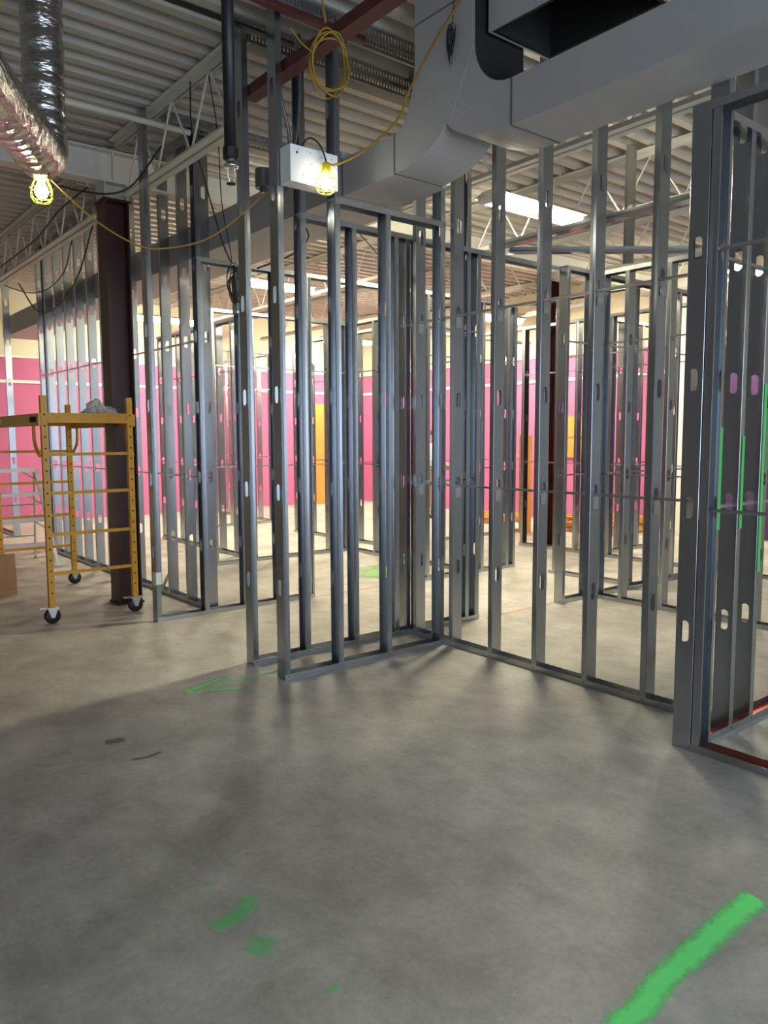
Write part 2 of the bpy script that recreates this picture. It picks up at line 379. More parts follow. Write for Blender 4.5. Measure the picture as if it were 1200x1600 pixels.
# right-hand partition along Y under the grey duct
wall('long tall stud wall under the grey duct, with two bridging bars, right of centre', 'y', 3.785, 1.968, 4.42,
     [(4.33, 'T', 1), (3.935, 'T', 1), (3.55, 'T', 1), (3.165, 'T', 1), (2.775, 'T', 1), (2.375, 'T', 1)], slip=(1.97, 4.42), brange=(2.0, 4.40), clips=True, screws=True)
wd = wall('stud wall with green paint stripes on its studs at the right edge', 'x', 1.87, 3.37, 5.2,
     [(3.37, HDR, 1), (3.52, 'T', 1), (3.74, 'T', 1), (3.955, 'T', 1), (4.36, 'T', 1), (4.77, 'T', 1), (5.19, 'T', -1)],
     headers=[(3.56, 5.2)], slip=(3.48, 4.54), brange=(3.5, 5.15), screws=True)
wc = wall('stud wall nearest the camera at the right edge, red paint inside its floor track', 'y', 3.372, .62, 1.868,
     [(1.866, SHORT, -1), (1.40, SHORT, 1), (1.0, SHORT, 1), (.63, SHORT, 1)], headers=[(.62, 1.965)])
MB().box(.19, 1.80, -.043, .043, .002, .0035).build('red_overspray', M['redfilm'], wd)
MB().box(0, 1.24, -.043, .043, .002, .0035).build('red_overspray', M['redfilm'], wc)
for x, za, zb in ((3.558, 1.05, 1.54), (3.775, 1.04, 1.50), (3.985, .80, 1.76)):
    MB().box(x-3.37-.016, x-3.37+.010, -.0478, -.0462, za, zb).build('paint_stripe', M['green'], wd)

# partition along Y behind the scaffold, below the roof joist
wz = wall('long tall stud wall receding past the dark red column and scaffold', 'y', 2.952, 6.10, 11.0, [(6.12+.407*k, 'T', 1) for k in range(12)]+[(10.98, 'T', -1)],
     slip=(6.1, 11.0), brange=(6.12, 10.97))
MB().tube([(1.12, .0, .03), (.93, -.01, .24)], .014, 6).build('loose_brace', M['bridge'], wz)
wall('single tall framing stud on a short track before the pink wall, left of the scaffold', 'y', 2.952, 12.75, 14.6, [(12.77, 'T', 1), (14.5, 'T', 1)], slip=(11.0, 14.62), bridges=())
we = wall('stud wall with taped end stud to the right of the yellow scaffold', 'x', 6.0, 2.44, 3.98,
     [(2.44, 'T', 1), (2.905, 'T', -1), (3.28, 'S', -1), (3.62, 'S', -1), (3.93, 'S', 1), (3.98, 'S', -1)], headers=[(2.87, 4.95)], slip=(2.645, 4.0), bridges=())
for x, z, y in ((.012, .36, -.0475), ):
    MB().box(x-.016, x+.03, y-.002, y, z-.05, z+.05).build('tape', M['tape'], we)
MB().box(-.004, -.002, -.046, .02, .30, .41).build('tape', M['tape'], we)
# inner partitions
wall('inner stud wall with a wide end stud beyond the doorway behind the near wall', 'x', 5.955, 4.95, 6.72, run(4.95, 6.72), headers=[(4.95, 6.72)])
wall('inner stud wall facing the big fluorescent light, left end standing at an orange chalk line', 'x', 4.34, 5.535, 6.0, [(5.535, 'S', 1), (5.93, 'S', -1)], headers=[(5.53, 6.0)], bridges=(1.15, 2.33))
wall('inner stud wall running towards the camera right of the orange chalk line', 'y', 5.985, 1.6, 4.33, run(1.6, 4.32), headers=[(1.6, 4.33)])
wall('inner cross wall seen through the tall studs on the right', 'x', 4.33, 6.09, 8.11, run(6.10, 8.10), headers=[(6.09, 8.11)])
wall('short inner wall with a doorway header joining two cross walls right of centre', 'y', 6.70, 4.43, 5.95, [(4.45, 'S', 1), (5.40, 'S', -1)], tracks=[(4.43, 5.45)], headers=[(4.43, 5.95)], bridges=(2.33,), brange=(4.45, 5.4))
wall('mid-distance cross wall in the middle behind the doorway', 'x', 8.25, 4.09, 6.03, run(4.09, 6.02), headers=[(4.09, 6.03)])
wall('mid-distance stud wall running back from the green overspray', 'y', 6.03, 6.06, 8.25, run(6.08, 8.22, d=1), headers=[(6.06, 8.35)])
wall('stud wall receding on the left beyond the taped end stud', 'y', 4.63, 8.36, 11.1, run(8.38, 11.08), headers=[(8.36, 11.1)])
wall('far stud wall receding in the centre towards the back corner', 'y', 6.58, 8.34, 10.5, run(8.36, 10.48), headers=[(8.34, 10.5)])
wall('far cross wall in front of the pink back wall', 'x', 11.85, 5.4, 7.1, run(5.4, 7.09), headers=[(5.4, 7.1)])
wall('farthest stud wall receding to the back corner', 'y', 7.02, 11.96, 14.2, run(11.98, 14.18), headers=[(11.96, 14.2)])
wall('far stud wall next to the far dark red column', 'y', 8.14, 5.97, 8.1, [(5.99, 'S', 1), (6.2, 'S', 1), (7.08, 'S', 1), (7.13, 'S', -1), (8.08, 'S', -1)], tracks=[(5.97, 7.15)], headers=[(5.97, 8.1)], brange=(5.99, 7.1))
wall('far cross wall behind the far dark red column', 'x', 8.14, 7.5, 9.5, run(7.5, 9.48), headers=[(7.5, 9.5)])
wall('far cross wall in front of the pallets', 'x', 5.87, 8.24, 9.6, run(8.24, 9.58), headers=[(8.24, 9.6)])
wall('far stud wall at the right before the purple board', 'y', 8.12, 2.6, 5.75, run(2.62, 5.72), headers=[(2.6, 5.75)])
# loose studs used as braces at header height
def brace(label, a, b):
    a, b = Vector(a), Vector(b); d = b-a; L = d.length
    o = obj('brace_stud', stud_mesh(round(L, 2))); z = d.normalized(); x = Vector((0, 0, 1))-z*z.z; x.normalize(); y = z.cross(x)
    o.matrix_world = Matrix(((x.x, y.x, z.x, a.x), (x.y, y.y, z.y, a.y), (x.z, y.z, z.z, a.z), (0, 0, 0, 1)))
    return tag(o, label, 'brace')
brace('galvanised stud laid level as a diagonal brace between wall headers under the large light', (4.84, 4.40, 2.985), (5.99, 3.46, 2.985))
brace('galvanised stud laid level from the doorway header towards the right edge', (4.66, 4.40, 2.985), (4.72, 1.95, 2.985))
brace('short stud hanging down from the roof beside the large fluorescent light', (6.10, 4.12, 4.04), (6.02, 4.07, 3.0))
brace('leaning kicker stud behind the middle partitions', (6.55, 7.4, 4.02), (6.95, 8.0, 2.98))

# ------------------------------------------------------------------ grey air duct with its bullhead tee (runs along Y)
dx0, dx1 = 3.13, 3.52; zb, zt = 3.105, 3.34
du = thing('air_duct', 'grey wrapped rectangular air duct with curved tee, hanging over the near walls', 'duct', (3.325, 3.35, zb))
def dl(mb, name, m, smooth=False):  # world to local
    mb.v = [(x-3.325, y-3.35, z-zb) for x, y, z in mb.v]; return mb.build(name, m, du, smooth)
dl(MB().box(dx0, dx1, -.6, 2.83, zb, zt), 'near_trunk', M['duct'])
# tee: profile in the Y-Z plane
pr = []
pr += [(2.838, zt), ]
for k in range(9): a = PI/2*k/8; pr.append((2.838+.264*math.sin(a), zt+.27*(1-math.cos(a))))      # near throat up to the riser
pr += [(3.105, DECK), (3.595, DECK), (3.595, 3.72)]
for k in range(1, 9): a = PI/2*k/8; pr.append((3.595+.185*(1-math.cos(a)), 3.72-.385*math.sin(a)))       # far throat
pr += [(3.775, zb)]
for k in range(1, 9): a = PI/2*k/8*.86; pr.append((3.775-.46*math.sin(a)*1.0, zb+.165*(1-math.cos(a))*1.28))      # heel to the cusp
cus = pr[-1]
back = []
for k in range(0, 9): a = PI/2*k/8*.86; back.append((2.838+(cus[0]-2.838)*math.sin(a)/math.sin(PI/2*.86), zb+(cus[1]-zb)*(1-math.cos(a))/(1-math.cos(PI/2*.86))))
pr += back[::-1][1:]
tee = MB(); n = len(pr)
vs = [(dx0, p[0], p[1]) for p in pr]+[(dx1, p[0], p[1]) for p in pr]
for i in range(n):
    j = (i+1) % n; dark = (i < 10); tee.add([vs[i], vs[j], vs[j+n], vs[i+n]], [(0, 1, 2, 3)], 1 if dark else 0)
tee.add(vs[:n], [tuple(range(n))], 0); tee.add(vs[n:], [tuple(range(n))], 0)
dl(tee, 'tee_fitting', [M['duct'], M['liner']])
dl(MB().box(dx0, dx1+.05, 3.785, 4.32, zb-.005, zt), 'offset_section', M['duct'])
dl(MB().box(dx0-.002, dx1+.14, 4.33, 13.6, zb, zt+.05), 'far_trunk', M['duct'])
for y in (2.834, 3.78, 4.325): dl(MB().box(dx0-.004, dx1+.004, y-.004, y+.004, zb-.004, zt+.002), 'seam', M['ductseam'])
for z in (3.885, ): dl(MB().box(dx0-.003, dx1+.003, 3.102, 3.598, z-.003, z+.003), 'seam', M['ductseam'])
# raised cross-break creases on the face of the tee
for (ya, za), (yb, zb2) in (((3.30, 3.255), (3.58, 3.62)), ((3.30, 3.255), (3.12, 3.60)), ((3.30, 3.255), (3.78, 3.335)), ((3.30, 3.255), (2.85, 3.335))):
    dl(MB().cyl((dx0, ya, za), (dx0, yb, zb2), .0022, 6), 'crease', M['duct'])
bx = thing('return_drop', 'dark open-bottomed return duct box lined in black, above the grey duct', 'duct', (3.5, 2.7, 3.67))
def bl(mb, name, m): mb.v = [(x-3.5, y-2.7, z-3.67) for x, y, z in mb.v]; return mb.build(name, m, bx)
bl(MB().box(3.20, 3.212, 2.30, 3.07, 3.67, DECK), 'side_panel', M['duct']); bl(MB().box(3.70, 3.712, 2.30, 3.07, 3.67, DECK), 'side_panel', M['duct'])
bl(MB().box(3.212, 3.70, 2.30, 2.312, 3.67, DECK), 'end_panel', M['duct']); bl(MB().box(3.212, 3.70, 3.058, 3.07, 3.67, DECK), 'end_panel', M['duct'])
bl(MB().box(3.213, 3.699, 2.313, 3.057, 4.0, 4.02).box(3.213, 3.235, 2.313, 3.057, 3.672, 4.0).box(3.677, 3.699, 2.313, 3.057, 3.672, 4.0).box(3.235, 3.677, 2.313, 2.335, 3.672, 4.0).box(3.235, 3.677, 3.035, 3.057, 3.672, 4.0), 'liner', M['liner'])

# silver flexible duct, top left
path = smooth_path([(1.352, 4.68, 4.05), (1.35, 4.68, 3.75), (1.345, 4.67, 3.45), (1.34, 4.66, 3.22), (1.325, 4.61, 3.07), (1.25, 4.45, 2.99), (1.129, 4.2, 2.985), (1.009, 3.95, 2.945), (.872, 3.65, 2.89), (.70, 3.3, 2.86), (.40, 2.9, 2.95), (-.3, 2.5, 3.2), (-1.2, 2.4, 3.5)], 22)
m = MB(); rs = []
for i, p in enumerate(path): rs.append(.110+.014*min(1, max(0, (i-70)/60))+.003*math.sin(i*.7)+random.uniform(-.0015, .0015))
m.tube([(p.x-1.35, p.y-4.66, p.z-4.05) for p in path], rs, 40)
rv = random.Random(3); m.v = [(a+rv.uniform(-.0016, .0016), b+rv.uniform(-.0016, .0016), c+rv.uniform(-.0016, .0016)) for a, b, c in m.v]
tag(m.build('flexible_duct', M['foil'], None, True, loc=(1.35, 4.66, 4.05)), 'crumpled silver foil flexible duct hanging in a bend at top left', 'duct')

# ------------------------------------------------------------------ lights
def fluorescent(x, y, label, z=3.60):
    r = thing('fluorescent_light', label, 'light', (x, y, z), 0, 'suspended fluorescent lights')
    L = .61
    MB().prism([(-.165, .041), (.165, .041), (.165, .045), (.07, .085), (-.07, .085), (-.165, .045)], -L, L, 'x').build('housing', M['white'], r)
    MB().prism([(-.125, .040), (-.115, .0), (-.06, -.022), (.06, -.022), (.115, .0), (.125, .040)], -L+.02, L-.02, 'x').build('lens', M['lens'], r)
    for s in (-1, 1):
        MB().prism([(-.13, .045), (-.12, -.005), (-.06, -.028), (.06, -.028), (.12, -.005), (.13, .045)], s*L-.02*(s > 0), s*L+.02*(s < 0), 'x').build('end_cap', M['white'], r)
        MB().cyl((s*.4, 0, .085), (s*.4, 0, DECK-z), .004, 5).build('chain', M['zinc'], r)
fluorescent(5.80, 4.97, 'large fluorescent light seen right behind the tall studs, brightest of all')
fluorescent(5.75, 9.62, 'fluorescent light seen left of centre behind the two nearest walls')
fluorescent(5.62, 12.95, 'farthest left fluorescent light, seen above the pink wall beside the scaffold', 3.5)
fluorescent(9.7, 9.12, 'distant fluorescent light just left of the far dark red column', 3.45)
fluorescent(9.55, 13.1, 'small distant fluorescent light in the back corner', 3.45)
fluorescent(10.2, 5.1, 'unseen fluorescent light added to brighten the background at the right')  # unseen fixture continuing the grid, added to light the right-hand background

def work_light(x, y, z, label, tilt=0):
    """caged bulb: z is the top of the socket"""
    r = thing('work_light', label, 'work light', (x, y, z), 0, 'caged string work lights')
    MB().lathe([(.0001, .0), (.020, 0), (.026, -.012), (.028, -.05), (.022, -.055), (.0001, -.055)], (0, 0, 0), 14).build('socket', M['cage'], r, True)
    MB().lathe([(.0001, -.045), (.014, -.05), (.018, -.062), (.034, -.095), (.036, -.115), (.026, -.140), (.0001, -.150)], (0, 0, 0), 16).build('bulb', M['bulb'], r, True)
    cg = None
    for k in range(6):
        a = k*PI/3+.3; pts = [(q*math.cos(a), q*math.sin(a), zz) for q, zz in ((.027, -.035), (.045, -.065), (.060, -.10), (.060, -.135), (.042, -.165), (.0, -.18))]
        MB().tube(smooth_path(pts, 4), .0032, 6).build('cage_wire', M['cage'], r, True)
    for q, zz in ((.058, -.095), (.058, -.14)):
        MB().tube([(q*math.cos(2*PI*k/20), q*math.sin(2*PI*k/20), zz) for k in range(21)], .003, 6, cap=False).build('cage_ring', M['cage'], r, True)
work_light(1.285, 4.58, 2.955, 'caged work light glowing under the silver flexible duct')
work_light(2.675, 3.86, 3.090, 'yellow caged work light glowing in front of the white metal box')
def cord(name, label, cat, pts, r, m, group=None, n=8):
    o = Vector(pts[0]); return tag(MB().tube([p-o for p in smooth_path(pts, n)], r, 6).build(name, m, None, True, loc=o), label, cat, group)
cord('extension_cord', 'yellow cord sagging between the two caged work lights', 'cord', [(1.30, 4.58, 2.96), (1.345, 4.55, 2.895), (1.534, 4.463, 2.705), (1.734, 4.378, 2.587), (1.88, 4.319, 2.58), (2.116, 4.228, 2.662), (2.40, 4.16, 2.91), (2.50, 4.20, 3.0), (2.56, 4.22, 3.05)], .0055, M['cord'])
cord('extension_cord', 'yellow cord rising across the grey duct from the caged light', 'cord', [(2.68, 3.86, 3.095), (2.76, 3.87, 3.106), (2.877, 3.75, 3.178), (2.96, 3.55, 3.31), (2.923, 3.4, 3.414), (2.86, 3.1, 3.56), (2.826, 2.9, 3.645), (2.75, 2.5, 3.85), (2.7, 2.3, 4.05)], .0065, M['cord'])
cord('extension_cord', 'short piece of yellow cord at the top left corner', 'cord', [(.93, 4.0, 3.40), (.985, 4.0, 3.5), (1.01, 4.0, 3.6), (1.02, 4.0, 4.05)], .007, M['cord'])
m = MB(); ctr = Vector((2.40, 3.41, 3.425))
for k in range(4):
    rx, rz, ox = .103+.010*random.random(), .145+.018*random.random(), random.uniform(-.01, .01)
    m.tube([(ox+rx*math.cos(a)+.03*math.sin(a)*(k % 2), .01*k+.02*math.sin(2*a+k), -.01*k+rz*math.sin(a)) for a in [2*PI*i/28 for i in range(29)]], .0055, 6, cap=False)
m.tube(smooth_path([(-.03, 0, .17), (-.045, 0, .25), (-.05, 0, .36)], 4), .0055, 6)
m.tube(smooth_path([(-.11, 0, .0), (-.18, .0, .03), (-.24, 0, .08)], 4), .004, 6)
tag(m.build('cord_coil', M['cord'], None, True, loc=ctr), 'coil of yellow cord hanging from the red steel angle at the roof', 'cord')

# ------------------------------------------------------------------ things hung near the front wall
r = thing('metal_box', 'white metal box with small holes fixed to the nearest tall studs', 'box', (2.625, 3.96, 2.965))
MB().box(-.165, .165, -.055, .055, 0, .205).build('body', M['white'], r)
b = MB()
for q, z, s in ((-.12, .165, .007), (-.11, .185, .003), (.05, .17, .003), (.10, .14, .004), (.07, .10, .004), (-.02, .12, .003), (.0, .06, .003), (.12, .175, .003), (-.03, .18, .003), (-.08, .05, .003), (.09, .05, .003)):
    b.lathe([(.0001, 0), (s, 0), (s, .002)], (q, -.0565, z), 8, 'y')
b.build('screw_holes', M['hole'], r)
r = thing('sprinkler_drop', 'black vertical sprinkler pipe with a sprinkler head at its lower end', 'sprinkler pipe', (1.705, 3.2, 2.62))
MB().cyl((0, 0, .16), (0, 0, DECK-2.62), .027, 16).build('pipe', M['black'], r, True)
MB().lathe([(.030, .16), (.036, .155), (.036, .115), (.028, .105), (.0001, .105)], (0, 0, 0), 8).build('coupling', M['black'], r)
MB().lathe([(.022, .105), (.022, .085), (.034, .083), (.034, .075), (.018, .07), (.0001, .07)], (0, 0, 0), 14).build('head_body', M['zinc'], r, True)
hd = MB().tube([(.016, 0, .075), (.018, 0, .04), (.006, 0, .008)], .0035, 6).tube([(-.016, 0, .075), (-.018, 0, .04), (-.006, 0, .008)], .0035, 6).build('frame_arms', M['zinc'], r)
MB().lathe([(.0001, .008), (.021, .006), (.021, .002), (.0001, .0)], (0, 0, 0), 14).build('deflector', M['black'], r)
# red steel near the roof
tag(MB().prism([(-.045, 0), (.045, 0), (.045, .008), (-.037, .008), (-.037, .065), (-.045, .065)], -1.4, .86, 'y').build('steel_angle', M['redbeam'], None, loc=(2.545, 3.65, 3.615)), 'dusty red steel member at the roof in front of the coiled cord', 'steel angle')
tag(MB().cyl((-1.2, 0, 0), (.75, 0, 0), .026, 14).build('sprinkler_main', M['redbeam'], None, True, loc=(2.3, 3.98, 3.93)), 'dark red pipe at the roof crossing above the nearest wall', 'pipe')
tag(MB().cyl((-1.6, 0, 0), (.6, 0, 0), .016, 10).build('black_conduit', M['black'], None, True, loc=(2.1, 4.24, 3.90)), 'thin black pipe under the roof at top left of the nearest studs', 'pipe')
tag(MB().cyl((-1.5, 0, 0), (.9, 0, 0), .022, 12).build('white_conduit', M['joist'], None, True, loc=(1.9, 5.92, 3.90)), 'cream painted pipe across the ribbed roof beside the flexible duct', 'pipe')

def drape(label, pts, r=.006, m='cable', name='hanging_cable', n=8): cord(name, label, 'cable', pts, r, M[m], 'loose cables', n)
drape('black cable dropping from the roof joist to the cable bundle', [(2.52, 5.3, 4.0), (2.62, 5.5, 3.75), (2.85, 5.75, 3.45), (3.05, 5.9, 3.10), (3.14, 5.93, 2.95)], .006)
drape('second thinner black cable from the joist to the cable bundle', [(2.56, 5.1, 4.0), (2.75, 5.35, 3.7), (2.95, 5.7, 3.35), (3.12, 5.9, 3.05), (3.15, 5.93, 2.95)], .004)
drape('grey flexible conduit looping down left of the coiled cord', [(2.60, 4.30, 4.0), (2.62, 4.31, 3.8), (2.66, 4.32, 3.6), (2.72, 4.33, 3.4), (2.72, 4.34, 3.2), (2.70, 4.34, 3.05)], .012, 'conduit')
drape('grey flexible conduit hanging beside the coiled cord, right one of the pair', [(2.80, 4.32, 4.02), (2.80, 4.32, 3.75), (2.79, 4.33, 3.5), (2.75, 4.33, 3.3), (2.72, 4.34, 3.1)], .010, 'conduit')
drape('black cable feeding the caged light by the white box', [(2.57, 4.0, 3.17), (2.60, 3.93, 3.235), (2.64, 3.88, 3.20), (2.67, 3.86, 3.12), (2.673, 3.86, 3.09)], .005)
drape('black cable sagging behind the nearest walls below the far duct', [(2.60, 4.55, 2.60), (2.9, 4.6, 2.74), (3.1, 4.7, 2.9), (3.25, 5.0, 3.09)], .006)
drape('long black cable draped along the roof joist by the dark red column', [(2.42, 5.6, 3.62), (2.43, 6.2, 3.50), (2.42, 6.7, 3.55), (2.30, 7.0, 3.62), (2.2, 7.3, 3.72)], .008)
drape('black cable looping below the roof joist beyond the dark red column', [(2.58, 7.6, 3.50), (2.62, 8.2, 3.15), (2.63, 8.9, 2.95), (2.62, 9.7, 2.98), (2.6, 10.4, 3.4)], .008)
drape('dark cable hanging across the far stud wall at left', [(2.60, 8.3, 3.5), (2.66, 8.8, 3.28), (2.70, 9.6, 3.22), (2.70, 10.4, 3.30), (2.62, 11.2, 3.5)], .007)
drape('cable bunch tied along the roof joist at left', [(2.44, 7.3, 3.75), (2.40, 8.0, 3.70), (2.42, 8.8, 3.62), (2.43, 9.8, 3.60), (2.43, 11.5, 3.60)], .010)
drape('thin wire hanging down over the side of the grey duct at upper right', [(3.10, 1.86, 3.60), (3.095, 1.87, 3.48), (3.095, 1.92, 3.40), (3.10, 1.98, 3.37), (3.11, 2.03, 3.37)], .003)
drape('second thin wire over the side of the grey duct at upper right', [(3.11, 1.83, 3.60), (3.10, 1.83, 3.50), (3.10, 1.84, 3.41)], .003)
drape('black cable with connector under the roof beyond the grey duct', [(4.0, 3.55, 3.72), (4.3, 3.65, 3.74), (4.6, 3.62, 3.78), (4.9, 3.55, 3.86), (5.0, 3.5, 4.02)], .010)
drape('cable running under the far roof above the middle partitions', [(4.5, 6.2, 3.6), (5.2, 6.6, 3.45), (6.0, 7.4, 3.5), (7.0, 8.2, 3.75)], .007)
# hank of wire tied on the face of the tee
m = MB(); rr = random.Random(5)
for k in range(9):
    w_, h_ = rr.uniform(.008, .03), rr.uniform(.05, .10); oz = rr.uniform(-.02, .02); oy = rr.uniform(-.015, .015)
    m.tube([(-.006-.004*(k % 3), oy+w_*math.sin(a)*(1+.5*math.cos(a)), oz+h_*math.cos(a)) for a in [2*PI*i/16 for i in range(17)]], .0022, 5, cap=False)
m.tube(smooth_path([(0, 0, .08), (0, -.01, .16), (0, -.02, .3)], 4), .0025, 5)
tag(m.build('wire_hank', M['cable'], None, True, loc=(3.12, 3.27, 3.665)), 'tied hank of thin dark wire on the face of the grey duct tee', 'wire')
# tangle of black cable with a steel box at its end
r = thing('cable_bundle', 'tangled black cable bundle with a steel junction box hanging by the taped wall', 'cable bundle', (3.17, 5.93, 2.78))
rr = random.Random(11); m = MB()
for k in range(13):
    a0 = rr.uniform(0, PI); w_, h_ = rr.uniform(.03, .07), rr.uniform(.08, .16); oz = rr.uniform(-.04, .05)
    m.tube([(w_*math.sin(a)*math.cos(a0), w_*math.sin(a)*math.sin(a0)*.6, oz+h_*math.cos(a)) for a in [2*PI*i/18 for i in range(19)]], .0045, 5, cap=False)
m.tube(smooth_path([(-.05, 0, .0), (-.03, 0, -.12), (.01, 0, -.18)], 5), .005, 6)
m.build('cables', M['cable'], r, True)
MB().box(-.01, .07, -.05, .03, -.22, -.165).build('junction_box', M['conduit'], r)
MB().lathe([(.0001, 0), (.045, 0), (.045, .02), (.0001, .02)], (.02, -.01, -.245), 14).build('box_cover', M['zinc'], r)
tag(MB().cyl((0, 0, 0), (0, 0, .12), .055, 14).box(-.02, .02, -.02, .02, -.03, 0).build('junction_can', M['conduit'], None, loc=(2.70, 4.62, 3.14)), 'grey metal junction can on the stud behind the white box', 'junction box')

# ------------------------------------------------------------------ yellow rolling scaffold
sx, sy = 1.765, 6.52; W, Lg = .69, 1.67
sc = thing('rolling_scaffold', 'yellow rolling baker scaffold on black casters', 'scaffold', (sx, sy, 0))
holes_me = MB()
for k in range(17):
    z = .25+k*.09
    holes_me.lathe([(.0001, 0), (.0075, 0), (.0075, .003)], (0, -.0245, z), 8, 'y')
holes_me = holes_me.mesh('adjustment_holes', M['hole'])
post_me = MB().box(-.023, .023, -.023, .023, .135, 1.84).mesh('post', M['yellow'])
for px_, py_ in ((0, 0), (W, 0), (0, Lg), (W, Lg)):
    p = obj('post', post_me, sc, (px_, py_, 0)); hh = obj('adjustment_holes', holes_me, p)
    c = obj('caster', MB().box(-.045, .045, -.045, .045, .122, .135).mesh('caster_plate', M['zinc']), sc, (px_, py_, 0))
    MB().prism([(-.034, .122), (.034, .122), (.034, .11), (.012, .05), (-.012, .05), (-.034, .11)], -.032, -.028, 'y').prism([(-.034, .122), (.034, .122), (.034, .11), (.012, .05), (-.012, .05), (-.034, .11)], .028, .032, 'y').build('fork', M['zinc'], c)
    MB().lathe([(.012, -.024), (.056, -.024), (.0625, -.016), (.0625, .016), (.056, .024), (.012, .024)], (0, 0, .0625), 24, 'y').build('wheel', M['rubber'], c, True)
    MB().lathe([(.0001, -.034), (.012, -.034), (.012, .034), (.0001, .034)], (0, 0, .0625), 10, 'y').build('axle', M['zinc'], c)
    MB().prism([(-.10, .128), (-.04, .128), (-.04, .133), (-.10, .138)], -.02, .02, 'y').build('brake_lever', M['zinc'], c)
for y in (0, Lg):
    for z in (.405, .725, 1.06, 1.372): MB().box(.023, W-.023, y-.0125, y+.0125, z-.0125, z+.0125).build('rung', M['yellow'], sc)
pl = MB().box(.03, W-.03, .03, Lg-.03, 1.66, 1.675).build('platform', M['darkdeck'], sc)
for y0, y1 in ((-.03, -.005), (Lg+.005, Lg+.03)):
    MB().box(.024, W-.024, y0, y1, 1.625, 1.645).box(.024, W-.024, y0+(.01 if y0 < 0 else 0), y1-(.01 if y0 > 0 else 0), 1.645, 1.69).box(.024, W-.024, y0, y1, 1.69, 1.705).build('end_rail', M['yellow'], sc)
for x0, x1 in ((-.045, -.025), (W+.025, W+.045)):
    MB().box(x0, x1, -.02, Lg+.02, 1.60, 1.70).build('side_rail', M['yellow'], sc)
MB().box(-.0475, -.0455, .03, .22, 1.63, 1.675).build('label', M['hole'], sc)
MB().box(-.0475, -.0455, 1.2, 1.5, 1.625, 1.67).build('label', M['white'], sc)
for x in (-.035, W+.035):
    for y, s in ((0, 1), (Lg, -1)):
        MB().tube(smooth_path([(x, y+s*.16, 1.62), (x, y+s*.16, 1.50), (x, y+s*.12, 1.43), (x*.999, y+s*.02, 1.36)], 5), .014, 8).build('corner_brace', M['yellow'], sc, True)
# crumpled clear plastic on the platform
bm = bmesh.new(); bmesh.ops.create_icosphere(bm, subdivisions=4, radius=1)
from mathutils import noise as mn
for v in bm.verts:
    d = 1+.35*mn.noise(v.co*2.1+Vector((3, 1, 2)))+.22*mn.noise(v.co*5.5)+.10*mn.noise(v.co*12)
    v.co = Vector((v.co.x*.15*d, v.co.y*.13*d, max(0, (v.co.z+.25)*.085*d*(1.0+.5*max(0, 1-abs(v.co.x+.2)*2)))))
me = bpy.data.meshes.new('plastic_bag'); bm.to_mesh(me); bm.free(); me.materials.append(M['bag'])
tag(obj('plastic_bag', me, None, (2.31, 6.82, 1.676)), 'crumpled clear plastic bag lying on the yellow scaffold platform', 'plastic bag')
# plywood offcut at the left edge
r = thing('plywood_offcut', 'brown plywood offcut leaning against the scaffold at the left edge', 'plywood', (1.5, 7.98, 0))
o = MB().box(-.45, .352, 0, .018, 0, .395).build('sheet', M['ply'], r); o.rotation_euler = (-.12, 0, 0)
MB().lathe([(.0001, 0), (.012, 0), (.012, .002)], (.14, .035, .33), 10, 'y').lathe([(.0001, 0), (.006, 0), (.006, .002)], (.29, .007, .06), 8, 'y').build('bolt_holes', M['hole'], r)
# aluminium step platform behind the scaffold
r = thing('step_ladder', 'aluminium step ladder standing behind the yellow scaffold', 'ladder', (2.15, 9.45, 0))
zs = (.27, .56, .85, 1.13)
for i, z in enumerate(zs):
    wdt = .36+.10*(1.13-z); yy = .30*(z/1.13)
    MB().box(-wdt-.1, wdt, yy-.06, yy+.06, z-.02, z+.02).build('step', M['alu'], r)
    MB().tube([(wdt-.13, yy, z-.02), (wdt+.01, yy-.02, z-.12)], .009, 6).build('step_brace', M['alu'], r)
for s in (-1, 1):
    MB().prism([(s*.50-.1*(s < 0)-.02, 0), (s*.50-.1*(s < 0)+.02, 0), (s*.375-.1*(s < 0)+.02, 1.17), (s*.375-.1*(s < 0)-.02, 1.17)], -.015, .015, 'y').build('front_rail', M['alu'], r).rotation_euler = (-math.atan(.30/1.13), 0, 0)
    MB().tube([(s*.47-.1*(s < 0), .85, 0), (s*.37-.1*(s < 0), .34, 1.12)], .016, 6).build('rear_leg', M['alu'], r)
for z in (.3, .7): MB().tube([(-.56, .85-.5*z/1.12+.02, z), (.46, .85-.5*z/1.12+.02, z)], .010, 6).build('rear_bar', M['alu'], r)

# ------------------------------------------------------------------ far details
def sheet(label, x0, x1, y0, y1, z0, z1, m='wood', name='plywood_board'):
    return tag(MB().box(-(x1-x0)/2, (x1-x0)/2, -(y1-y0)/2, (y1-y0)/2, 0, z1-z0).build(name, M[m], None, loc=((x0+x1)/2, (y0+y1)/2, z0)), label, 'board')
sheet('tall orange plywood sheet standing against the pink back wall', 9.35, 10.05, 14.50, 14.55, 0, 2.25)
sheet('upright orange plywood board left of the far dark red column', 9.17, 9.42, 8.02, 8.06, 0, 1.52)
r = thing('plywood_backboard', 'plywood backboard of two planks on the pink wall right of the far red column', 'board', (X1-.035, 8.42, 1.13))
MB().box(-.01, .01, -.28, .28, 0, .35).build('plank', M['wood'], r); MB().box(-.01, .01, -.28, .28, .36, .72).build('plank', M['wood'], r)
sheet('yellow painted post standing by the white pilaster', 10.5, 10.58, 6.26, 6.34, 0, .55, 'cage', 'marker_post')
